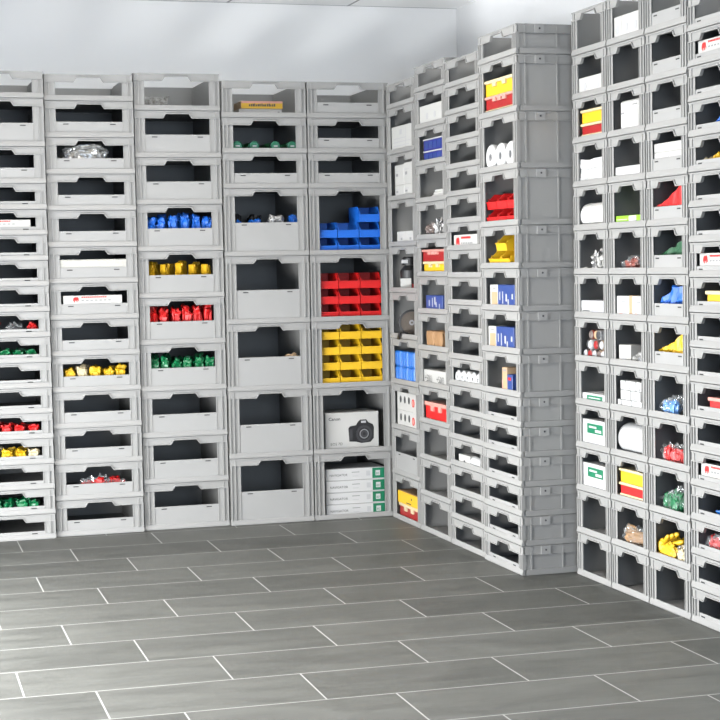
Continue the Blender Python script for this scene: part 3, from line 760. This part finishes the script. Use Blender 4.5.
# second right-wall stack
b = B('R2', 3)
lidded('red carton with pale clips and cream base, second right-wall stack', b, 0.2, 0.0118, 0.308, 0.22, 0.088, RED, PINK, knobs=2, base=CREAM)
b = B('R2', 4)
r = carton('white_carton', 'white carton with dark lettering, second right-wall stack', 'box', b, 0.2, 0.0122, 0.31, 0.22, 0.068, WHITE)
for x in (-0.145, 0.010): lettering(r, '+50(i)', 0.042, x, 0.016, DARK)
b = B('R2', 5)
for i in range(2):
    packet('cork_block', '%s brown cork block in the second right-wall stack' % ['left', 'right'][i], 'block', b, 0.120 + i * 0.104, 0.043, 0.098, 0.06, 0.080, KRAFT, 170 + i, 'brown cork blocks', rough=0.10, freq=70, box=0.22)
b = B('R2', 6)
carton('blue_box', 'printed blue box in the second right-wall stack', 'box', b, 0.198, 0.0112, 0.215, 0.16, 0.072, PBLUE, [('pale_stroke', .18, .23, .35, .72, PALE), ('pale_stroke', .38, .42, .30, .85, PALE), ('pale_stroke', .52, .58, .45, .90, WHITE), ('pale_stroke', .60, .65, .30, .60, PALE), ('pale_stroke', .80, .84, .2, .5, PALE)])
b = B('R2', 7)
lidded('yellow box with cream lid under a dark red one', b, 0.2, 0.0118, 0.29, 0.22, 0.058, YELLOW, CREAM, base=PINK, knobs=2)
lidded('dark red box on a yellow one, second right-wall stack', b, 0.19, 0.0118, 0.30, 0.22, 0.052, DRED, PINK, lz=0.0585, knobs=3)
b = B('R2', 8)
packet('crumpled_bag', 'large brownish crumpled bag, second right-wall stack', 'bag', b, 0.098, 0.063, 0.14, 0.10, 0.072, MUD, 175, rough=0.6, freq=30)
packet('crumpled_bag', 'small silver crumpled bag beside the brownish one', 'bag', b, 0.205, 0.052, 0.06, 0.08, 0.090, STEEL, 176, rough=0.7, freq=34)
b = B('R2', 9)
for k in range(4):
    w = 0.165 - 0.016 * k
    o = tag(link('white_plate', MB().box(-w / 2, w / 2, 0, 0.2, 0, 0.010).mesh('white_plate', WHITE, bevel=0.002)), '%s white plate of four in the second right-wall stack' % ['bottom', 'second', 'third', 'top'][k], 'plate', 'stacked white plates')
    put(o, b, 0.352 - w / 2 - 0.008, 0.0115, 0.0005 + k * 0.0105, 0.0)
b = B('R2', 10)
for k in range(2):
    r = empty('navy_crate', '%s navy blue crate with pale top edge' % ['lower', 'upper'][k], 'crate', 'navy blue crates')
    link('crate_body', MB().box(-0.125, 0.125, 0.002, 0.2, 0, 0.046).mesh('crate_body', DBLUE, bevel=0.002), r)
    link('pale_edge', MB().box(-0.128, 0.128, 0.0, 0.2, 0.0465, 0.052).mesh('pale_edge', PALE), r)
    m = MB()
    for q in range(4): m.box(-0.10 + q * 0.055, -0.065 + q * 0.055, 0.0008, 0.003, 0.010, 0.038)
    link('crate_panels', m.mesh('crate_panels', PBLUE), r)
    put(r, b, 0.212, 0.0115, 0.0005 + k * 0.0525)
b = B('R2', 11)
r = carton('white_carton', 'white carton with two grey ovals, second right-wall stack', 'box', b, 0.2, 0.0112, 0.31, 0.2, 0.090, WHITE)
for x in (-0.055, 0.045): OVAL(r, x, 0.042, 0.013, 0.014, PALE)

# third right-wall stack
b = B('R3', 11)
label_box('white box with red elephant, third right-wall stack', b, 0.200, 0.0112, 0.280, 0.056, 0.0, d=0.06, ex=0.10)
b = B('R3', 6)
for i in range(5):
    ring_roll('paper_roll', '%s white paper roll of five, third right-wall stack' % ['leftmost', 'second', 'middle', 'fourth', 'rightmost'][i], 'roll', b, 0.072 + i * 0.061, 0.0115, 0.0285, 0.008, 0.07, PAPERW, 'y', group='small white paper rolls')
b = B('R3', 3)
carton('white_box', 'flat white box with a handle tube, third right-wall stack', 'box', b, 0.145, 0.0112, 0.13, 0.12, 0.044, WHITE, [('grey_mark', .45, .58, .3, .5, DARK), ('small_print', .1, .9, .78, .82, PALE)])
o = tag(link('white_tube', MB().lathe([(0.012, 0), (0.022, 0), (0.022, 0.11), (0.012, 0.11), (0.012, 0)], 0, 0, 24, 'x', 0.022).mesh('white_tube', PAPERW)), 'white tube lying beside the flat white box', 'tube')
put(o, b, 0.215, 0.034, 0.0005)

# jutting stack
b = B('R4', 6)
carton('tan_box', 'slim tan box, lowest boxed bin of the jutting stack', 'box', b, 0.215, 0.0112, 0.050, 0.12, 0.098, TAN, [('grey_mark', .2, .8, .84, .92, MID), ('red_edge', 0, .2, 0, .5, PINK)])
carton('blue_box', 'blue box edge beside the slim tan box', 'box', b, 0.268, 0.0112, 0.052, 0.12, 0.072, PBLUE, [('red_mark', .2, .8, .7, .85, RED)])
for k, lx, ww, nm in ((7, 0.225, 0.185, 'lower'), (8, 0.242, 0.170, 'upper')):
    b = B('R4', k)
    carton('tan_box', '%s tan box beside a printed blue one, jutting stack' % nm, 'box', b, lx - ww / 2 - 0.042, 0.0112, 0.081, 0.12, 0.092, WHITE, [('tan_face', .2, .95, .02, .70, TAN), ('grey_mark', .35, .72, .82, .88, MID)])
    carton('blue_box', '%s printed blue box beside a tan one, jutting stack' % nm, 'box', b, lx, 0.0112, ww, 0.12, 0.092, PBLUE, [('pale_stroke', .10, .15, .35, .70, PALE), ('pale_stroke', .28, .32, .20, .72, PALE), ('pale_stroke', .48, .55, .30, .62, WHITE), ('pale_stroke', .60, .66, .10, .40, PALE), ('pale_stroke', .84, .92, .40, .62, PALE)])
b = B('R4', 9)
for i, (x, z, nm) in enumerate(((0.113, 0.0, 'lower left'), (0.221, 0.0, 'lower right'), (0.187, 0.0602, 'upper'))):
    parts_bin('%s of three yellow parts bins in the jutting stack' % nm, b, x, 0.019, 0.0005 + z, YELLOW, 'yellow parts bins in the jutting stack', w=0.105, d=0.14, h=0.060)
b = B('R4', 10)
for k in range(2):
    for i in range(3):
        parts_bin('red parts bin, %s row %s, in the jutting stack' % (['lower', 'upper'][k], COLN[3][i]), b, 0.090 + i * 0.107, 0.019, 0.0005 + k * 0.0602, RED, 'red parts bins in the jutting stack', w=0.104, d=0.17, h=0.060)
b = B('R4', 11)
for i in range(3):
    ring_roll('tape_roll', '%s white tape roll of three in the jutting stack' % ['left', 'middle', 'right'][i], 'tape roll', b, 0.096 + i * 0.103, 0.0112, 0.050, 0.017, 0.028, PAPERW, 'y', lz=0.0005, group='white tape rolls', core=PALE)
b = B('R4', 12)
z = 0.0005
lidded('flat cream box under red and yellow ones, jutting stack', b, 0.2, 0.0118, 0.315, 0.22, 0.022, CREAM, CREAM, lz=z); z += 0.0225
lidded('dark red box between yellow and cream, jutting stack', b, 0.2, 0.0118, 0.315, 0.22, 0.052, DRED, PINK, lz=z, knobs=3); z += 0.0525
lidded('yellow box on top of the dark red one, jutting stack', b, 0.200, 0.0118, 0.318, 0.22, 0.062, YELLOW, CREAM, lz=z, knobs=2)

# ------------------------------------------------------------------ contents: narrow stacks
for k, hh, nm in ((2, 0.100, 'lower'), (3, 0.102, 'upper')):
    carton('first_aid_box', '%s tall white box with green label, first narrow stack' % nm, 'box', B('D1', k), 0.142, 0.0112, 0.205, 0.22, hh, PAPERW,
           [('green_label', .22, .88, .50, .86, GREENP), ('pale_stroke', .30, .62, .70, .77, PAPERW, .0010), ('pale_stroke', .56, .82, .56, .66, PAPERW, .0010), ('small_print', .25, .70, .14, .17, PALE)], group='white boxes with a green label')
carton('first_aid_box', 'low white box with green label, first narrow stack', 'box', B('D1', 4), 0.142, 0.0112, 0.205, 0.22, 0.038, PAPERW, [('green_label', .22, .88, .25, .80, GREENP), ('pale_stroke', .3, .8, .52, .62, PAPERW, .0010)])
b = B('D1', 5)
rr = random.Random(5)
spots = []
for row, (n, z) in enumerate(((5, 0.0), (4, 0.037), (3, 0.074))):
    for i in range(n):
        x = 0.052 + i * 0.0375 + row * 0.0205 + (0.010 if row == 2 else 0)
        spots.append((x, z))
for i, (x, z) in enumerate(spots):
    r = empty('small_can', 'small brown and white can lying in a heap of cans', 'can', 'heaped brown and white cans')
    mt = (MUD, PALE, MUD, TAN, BROWNRED)[i % 5]
    link('can_body', MB().lathe([(0.004, 0.004), (0.0175, 0.004), (0.0185, 0.010), (0.0185, 0.085), (0.004, 0.085)], 0, 0, 18, 'y', 0.0185).mesh('can_body', mt), r)
    link('can_lid', MB().lathe([(0.004, 0.0), (0.013, -0.001), (0.016, 0.002), (0.016, 0.0042), (0.004, 0.0042)], 0, 0, 18, 'y', 0.0185).mesh('can_lid', (PALE, DARK, TAN, MUD, PALE, DRED)[(i * 5) % 6 if i % 4 else 0]), r)
    put(r, b, x, 0.013 + rr.uniform(0, 0.012), 0.0005 + z)
b = B('D1', 6)
carton('grey_carton', 'pale grey carton with a white paper label, first narrow stack', 'box', b, 0.142, 0.0112, 0.212, 0.2, 0.058, plain('pale_grey_card', (0.50, 0.50, 0.53), 0.6), [('white_paper', .03, .46, .12, .96, PAPERW), ('small_print', .10, .40, .30, .36, PALE), ('dark_print', .15, .55, .08, .12, MID)])
b = B('D1', 7)
packet('white_clip', 'low white clip at the left of a clip heap', 'clip', b, 0.045, 0.024, 0.050, 0.024, 0.020, WHITE, 180, rough=0.7, freq=50)
packet('white_clip', 'tall grey-white clip heap piece, first narrow stack', 'clip', b, 0.112, 0.046, 0.070, 0.055, 0.088, STEEL, 181, rough=0.75, freq=40)
packet('white_clip', 'folded white clip at the right of a clip heap', 'clip', b, 0.178, 0.032, 0.055, 0.04, 0.062, WHITE, 182, rough=0.6, freq=40)
EMB = plain('embossed_grey', (0.70, 0.70, 0.69), 0.7)
def roll_side(label, b, lx, w, R, mat, dimples):
    """a fat roll lying across the bin, seen from its flank"""
    r = empty('white_roll', label, 'roll', 'fat white rolls')
    c = 0.014
    link('roll_body', MB().lathe([(0.016, 0), (R - c, 0), (R - 0.003, 0.005), (R, c), (R, w), (0.016, w), (0.016, 0)], 0, 0, 40, 'x', R).mesh('roll_body', mat, smooth=False), r)
    for q in range(dimples):
        x = w * (q + 0.5) / dimples
        link('embossed_mark', MB().lathe([(R - 0.001, x - 0.009), (R + 0.0006, x - 0.008), (R + 0.0006, x + 0.008), (R - 0.001, x + 0.009)], 0, 0, 40, 'x', R).mesh('embossed_mark', EMB), r)
    return put(r, b, lx, 0.0115 + R, 0.0005)
roll_side('fat white roll, first narrow stack', B('D1', 8), 0.020, 0.24, 0.047, plain('off_white_paper', (0.76, 0.75, 0.70), 0.75), 4)
b = B('D1', 9)
for k in range(5):
    bm_ = bmesh.new(); bmesh.ops.create_grid(bm_, x_segments=16, y_segments=8, size=0.5)
    for v in bm_.verts:
        v.co = Vector((v.co.x * 0.205, v.co.y * 0.18 + 0.09, 0.006 * noise.noise(Vector((v.co.x * 3, v.co.y * 2, 3.0))) + 0.010 * (v.co.x * 1.6) ** 2))
    g = bmesh.ops.extrude_face_region(bm_, geom=bm_.faces[:])
    for v in [e for e in g['geom'] if isinstance(e, bmesh.types.BMVert)]: v.co.z += 0.0165
    bmesh.ops.recalc_face_normals(bm_, faces=bm_.faces)
    me = bpy.data.meshes.new('folded_cloth'); bm_.to_mesh(me); bm_.free(); me.materials.append(PAPERW)
    o = tag(link('folded_cloth', me), '%s folded white cloth of a pile of five' % ['bottom', 'second', 'middle', 'fourth', 'top'][k], 'cloth', 'folded white cloths')
    put(o, b, 0.140 + 0.003 * (k % 2), 0.012 + 0.002 * (k % 3), 0.0040 + k * 0.0172)
def trio(sid, k, lx, w, nm, zz=0.0005):
    b = B(sid, k)
    lidded('lower dark red box with cream lid, %s' % nm, b, lx, 0.0118, w, 0.2, 0.048, RED if sid == 'D2' else DRED, CREAM, lz=zz + 0.0125, base=CREAM)
    o = tag(link('base_tray', MB().box(-w / 2, w / 2, 0, 0.2, 0, 0.012).mesh('base_tray', CREAM, bevel=0.002)), 'cream tray under two lidded boxes, %s' % nm, 'tray'); put(o, b, lx, 0.0118, zz)
    lidded('upper yellow box with cream lid, %s' % nm, b, lx, 0.0118, w, 0.2, 0.050, YELLOW, CREAM, lz=zz + 0.061)
trio('D1', 10, 0.153, 0.200, 'first narrow stack')
trio('D2', 2, 0.150, 0.205, 'second narrow stack')
r = carton('white_carton', 'white carton with two grey ovals, first narrow stack', 'box', B('D1', 11), 0.143, 0.0112, 0.205, 0.2, 0.068, WHITE)
for x in (-0.045, 0.062): OVAL(r, x, 0.032, 0.013, 0.015, PALE)

b = B('D2', 1)
bag('brown kraft packet in a clear bag, second narrow stack', b, 0.105, 0.043, 0.165, 0.058, 0.078, KRAFT, 190, pieces=2, fh=0.95)
roll_side('fat white embossed roll, second narrow stack', B('D2', 3), 0.026, 0.235, 0.0545, PAPERW, 3)
b = B('D2', 4)
ords = ['first', 'second', 'third', 'fourth', 'fifth']
for row, (n, x0) in enumerate(((5, 0.052), (4, 0.084), (4, 0.087))):
    for i in range(n):
        carton('small_white_box', '%s small white box from left, %s row, second narrow stack' % (ords[i], ['bottom', 'middle', 'top'][row]), 'box', b, x0 + i * 0.0405, 0.0112 + 0.002 * ((i + row) % 2), 0.0385, 0.09, 0.033, PAPERW,
               [('grey_mark', .60, .85, .10, .30, MID)] if (i + row) % 2 else [('grey_mark', .15, .40, .65, .85, PALE)], lz=0.0005 + row * 0.0345, group='small stacked white boxes')
b = B('D2', 5)
carton('white_fitting', 'square white fitting at the left of a fittings heap', 'fitting', b, 0.088, 0.020, 0.082, 0.05, 0.066, WHITE, [('grey_slot', .30, .62, .2, .5, PALE)], rz=0.08)
for i, (x, w, h, mt) in enumerate(((0.160, 0.050, 0.045, WHITE), (0.215, 0.050, 0.066, STEEL), (0.170, 0.052, 0.056, WHITE))):
    packet('white_fitting', '%s loose fitting in a heap, second narrow stack' % ['middle', 'rightmost', 'rear'][i], 'fitting', b, x, 0.036 if i < 2 else 0.085, w, 0.045, h, mt, 195 + i, 'loose pale fittings', rough=0.75, freq=44)
b = B('D2', 6)
for i, (x, w) in enumerate(((0.090, 0.105), (0.209, 0.080))):
    carton('white_box', '%s white box with a tan side, second narrow stack' % ['left', 'right'][i], 'box', b, x, 0.0112, w, 0.16, 0.078, PAPERW, [('small_print', .45, .80, .70, .76, MID), ('red_mark', .3, .55, .42, .46, PINK), ('red_mark', .25, .5, .2, .24, PINK)], group='white boxes with a tan side')
carton('tan_box', 'tan box side between two white boxes', 'box', b, 0.1555, 0.0118, 0.025, 0.15, 0.080, TAN)
b = B('D2', 7)
bag('clear bag with reddish brown parts, second narrow stack', b, 0.110, 0.045, 0.150, 0.062, 0.062, BROWNRED, 200, pieces=6, fh=0.8, peak=0.5, xs=0.8)
b = B('D2', 8)
carton('lime_box', 'flat lime green box with white label', 'box', b, 0.145, 0.0112, 0.210, 0.16, 0.036, LIME, [('white_label', .52, .80, .05, .95, PAPERW), ('pale_stroke', .06, .46, .58, .66, WHITE), ('small_print', .56, .76, .3, .4, PALE)])
o = tag(link('foam_slab', MB().box(-0.104, 0.104, 0, 0.2, 0, 0.046).mesh('foam_slab', PAPERW, bevel=0.003)), 'plain white slab lying in the second narrow stack', 'slab'); put(o, B('D2', 9), 0.142, 0.0115, 0.0005)
b = B('D2', 10)
r = empty('wall_device', 'tall white plastic device with grey marks', 'device')
link('device_case', MB().box(-0.072, 0.072, 0, 0.09, 0, 0.112).mesh('device_case', WHITE, bevel=0.006), r)
for nm, x0, x1, z0, z1, mt in (('grey_mark', -0.064, -0.040, 0.080, 0.084, PALE), ('grey_mark', -0.064, -0.044, 0.066, 0.072, MID), ('grey_mark', -0.062, -0.034, 0.012, 0.016, MID), ('grey_mark', 0.026, 0.060, 0.092, 0.096, MID), ('cover_plate', 0.022, 0.062, 0.050, 0.078, PAPERW)):
    panel(r, nm, x0, x1, z0, z1, mt, 0.0, 0.0012)
put(r, b, 0.158, 0.0125, 0.0005)
b = B('D2', 12)
for i in range(3):
    r = carton('tissue_box', '%s white box with an oval hole, topmost of second narrow stack' % ['left', 'middle', 'right'][i], 'box', b, 0.072 + i * 0.0705, 0.0112, 0.070, 0.2, 0.086, WHITE, group='white oval-holed boxes')
    OVAL(r, 0.002, 0.040, 0.0125, 0.016, PALE)

b = B('D3', 1)
for i in range(3):
    o = link('yellow_glove', lump_mesh(0.13 - 0.015 * i, 0.031, 0.066 + 0.012 * (i == 1), 210 + i, YELLOW, rough=0.5, freq=34, name='yellow_glove', peak=-0.3))
    tag(o, '%s yellow rubber glove bunch, third narrow stack' % ['front', 'middle', 'rear'][i], 'glove', 'yellow rubber gloves')
    put(o, b, 0.090 + 0.006 * i, 0.028 + 0.033 * i, 0.0005)
# fingers of the front gloves
for i in range(4):
    f = MB().lathe([(0.004, 0), (0.0085, 0.004), (0.009, 0.05), (0.006, 0.062), (0.002, 0.064)], 0, 0, 12, 'x', 0.0)
    fo = link('glove_finger', f.mesh('glove_finger', YELLOW, smooth=True), bpy.data.objects['yellow_glove'])
    fo.location = (-0.015 + 0.010 * i, -0.006 + 0.004 * i, 0.050 + 0.010 * (i % 3)); fo.rotation_euler = (0, -0.55 + 0.1 * i, 0.15 * i - 0.2)
r = empty('clear_bag', 'clear bag with pale yellow contents beside the gloves', 'bag')
link('bag_film', lump_mesh(0.068, 0.034, 0.062, 215, FILM, rough=0.5, freq=40, name='bag_film'), r)
link('bag_filling', lump_mesh(0.054, 0.026, 0.050, 216, CREAM, rough=0.5, freq=40, name='bag_filling'), r)
put(r, b, 0.196, 0.030, 0.0005)
bag('clear bag of green parts, third narrow stack', B('D3', 2), 0.112, 0.045, 0.150, 0.062, 0.095, GREEN, 220, pieces=8, fh=0.8, peak=0.55)
bag('clear bag of bright red parts, third narrow stack', B('D3', 3), 0.112, 0.045, 0.160, 0.062, 0.080, RED, 230, pieces=9, fh=0.85, peak=0.15)
bag('clear bag of light blue parts, third narrow stack', B('D3', 4), 0.098, 0.045, 0.165, 0.062, 0.078, SKYB, 240, pieces=9, fh=0.8, peak=0.45)
def drape(name, label, b, prof, d, mat, seed, amp=0.006):
    """a stiff folded sheet: outline of its upper edge (x, z) from left to right, d deep"""
    bm_ = bmesh.new(); n = 26; m_ = 10; top = []
    for j in range(m_ + 1):
        row = []
        for i in range(n + 1):
            x = prof[0][0] + (prof[-1][0] - prof[0][0]) * i / n
            for (xa, za), (xb, zb) in zip(prof, prof[1:]):
                if xa - 1e-9 <= x <= xb + 1e-9: z = za + (zb - za) * (x - xa) / (xb - xa); break
            z *= 0.90 + 0.10 * math.cos(j / m_ * 1.2)
            z += amp * noise.noise(Vector((x * 30, j * 0.6, seed))) + amp * 0.5 * noise.noise(Vector((x * 80, j * 0.3, seed + 4)))
            yy = d * j / m_ + amp * 1.5 * noise.noise(Vector((x * 24, z * 26, seed + 8))) * (1 if 0 < j < m_ else 1)
            row.append(bm_.verts.new((x, yy, max(0.006, z))))
        top.append(row)
    front = [[bm_.verts.new((v.co.x, v.co.y + amp * 1.6 * noise.noise(Vector((v.co.x * 34, k * 1.1, seed + 2))), v.co.z * (1 - k / 5))) for v in top[0]] for k in range(1, 6)]
    back = [bm_.verts.new((v.co.x, v.co.y, 0)) for v in top[-1]]
    rows = [front[4], front[3], front[2], front[1], front[0]] + top + [back]
    for A, Bq in zip(rows, rows[1:]):
        for i in range(n): bm_.faces.new((A[i], A[i + 1], Bq[i + 1], Bq[i]))
    bm_.faces.new([r_[0] for r_ in rows][::-1]); bm_.faces.new([r_[-1] for r_ in rows])
    bm_.faces.new(rows[0][::-1] + rows[-1][:])
    bmesh.ops.recalc_face_normals(bm_, faces=bm_.faces)
    me = bpy.data.meshes.new(name); bm_.to_mesh(me); bm_.free(); me.materials.append(mat)
    o = tag(link(name, me), label, 'cloth')
    return put(o, b, 0, 0.034 if amp > 0.006 else 0.020, 0.0005)
drape('yellow_sheet', 'folded bright yellow sheet above a grey flap', B('D3', 5), [(0.030, 0.060), (0.10, 0.080), (0.16, 0.100), (0.20, 0.118), (0.27, 0.122)], 0.10, YELLOW, 1, 0.008)
drape('blue_cloth', 'crumpled royal blue cloth above a grey flap', B('D3', 6), [(0.030, 0.062), (0.075, 0.082), (0.12, 0.115), (0.17, 0.110), (0.22, 0.118), (0.27, 0.112)], 0.12, BLUE, 2, 0.011)
drape('green_cloth', 'dark green cloth sloping above a grey flap', B('D3', 7), [(0.030, 0.058), (0.10, 0.072), (0.16, 0.090), (0.22, 0.108), (0.27, 0.118)], 0.12, DGREEN, 3, 0.007)
drape('red_cloth', 'smooth red cloth rising diagonally above a flap', B('D3', 8), [(0.030, 0.056), (0.08, 0.068), (0.15, 0.092), (0.20, 0.118), (0.27, 0.126)], 0.14, RED, 4, 0.0035)
b = B('D3', 9)
carton('white_box', 'long white carton under a thin one, third narrow stack', 'box', b, 0.146, 0.0112, 0.220, 0.2, 0.076, WHITE, [('lid_line', .50, .51, .0, .98, PALE)])
carton('white_box', 'thin white carton on the long one, third narrow stack', 'box', b, 0.145, 0.0112, 0.221, 0.2, 0.030, WHITE, lz=0.0765)

S4 = 'rightmost narrow stack'
bag('clear bag of red clips, rightmost narrow stack', B('D4', 2), 0.120, 0.045, 0.16, 0.06, 0.070, RED, 250, pieces=8, fh=0.85)
packet('blue_packet', 'lower blue packet in the rightmost stack', 'packet', B('D4', 3), 0.165, 0.040, 0.09, 0.05, 0.060, LBLUE, 260, rough=0.5, freq=40, peak=0.4)
for k, nm in ((4, 'lowest'), (10, 'middle'), (16, 'topmost')):
    label_box('%s white box with red elephant, rightmost narrow stack' % nm, B('D4', k), 0.151, 0.0145, 0.205, 0.040, 0.0290, ex=0.12)
lidded('red box with pale lid, rightmost narrow stack', B('D4', 6), 0.176, 0.0118, 0.15, 0.18, 0.060, RED, PINK, base=CREAM)
lidded('yellow box with cream lid, rightmost narrow stack', B('D4', 9), 0.172, 0.0118, 0.165, 0.18, 0.062, YELLOW, CREAM)
for i in range(3):
    packet('yellow_scrap', '%s yellow scrap of a row, rightmost narrow stack' % ['left', 'middle', 'right'][i], 'scrap', B('D4', 13), 0.060 + 0.052 * i, 0.040, 0.050, 0.05, 0.040 + 0.008 * i, CREAM if i == 0 else YELLOW, 270 + i, 'yellow scraps', rough=0.6, freq=44)
packet('black_scrap', 'black scrap behind the yellow ones, rightmost stack', 'scrap', B('D4', 13), 0.120, 0.110, 0.09, 0.06, 0.078, BLACK, 275, rough=0.6)
packet('blue_packet', 'upper blue packet in the rightmost stack', 'packet', B('D4', 14), 0.165, 0.040, 0.09, 0.05, 0.066, BLUE, 280, rough=0.35, freq=30, peak=0.9)
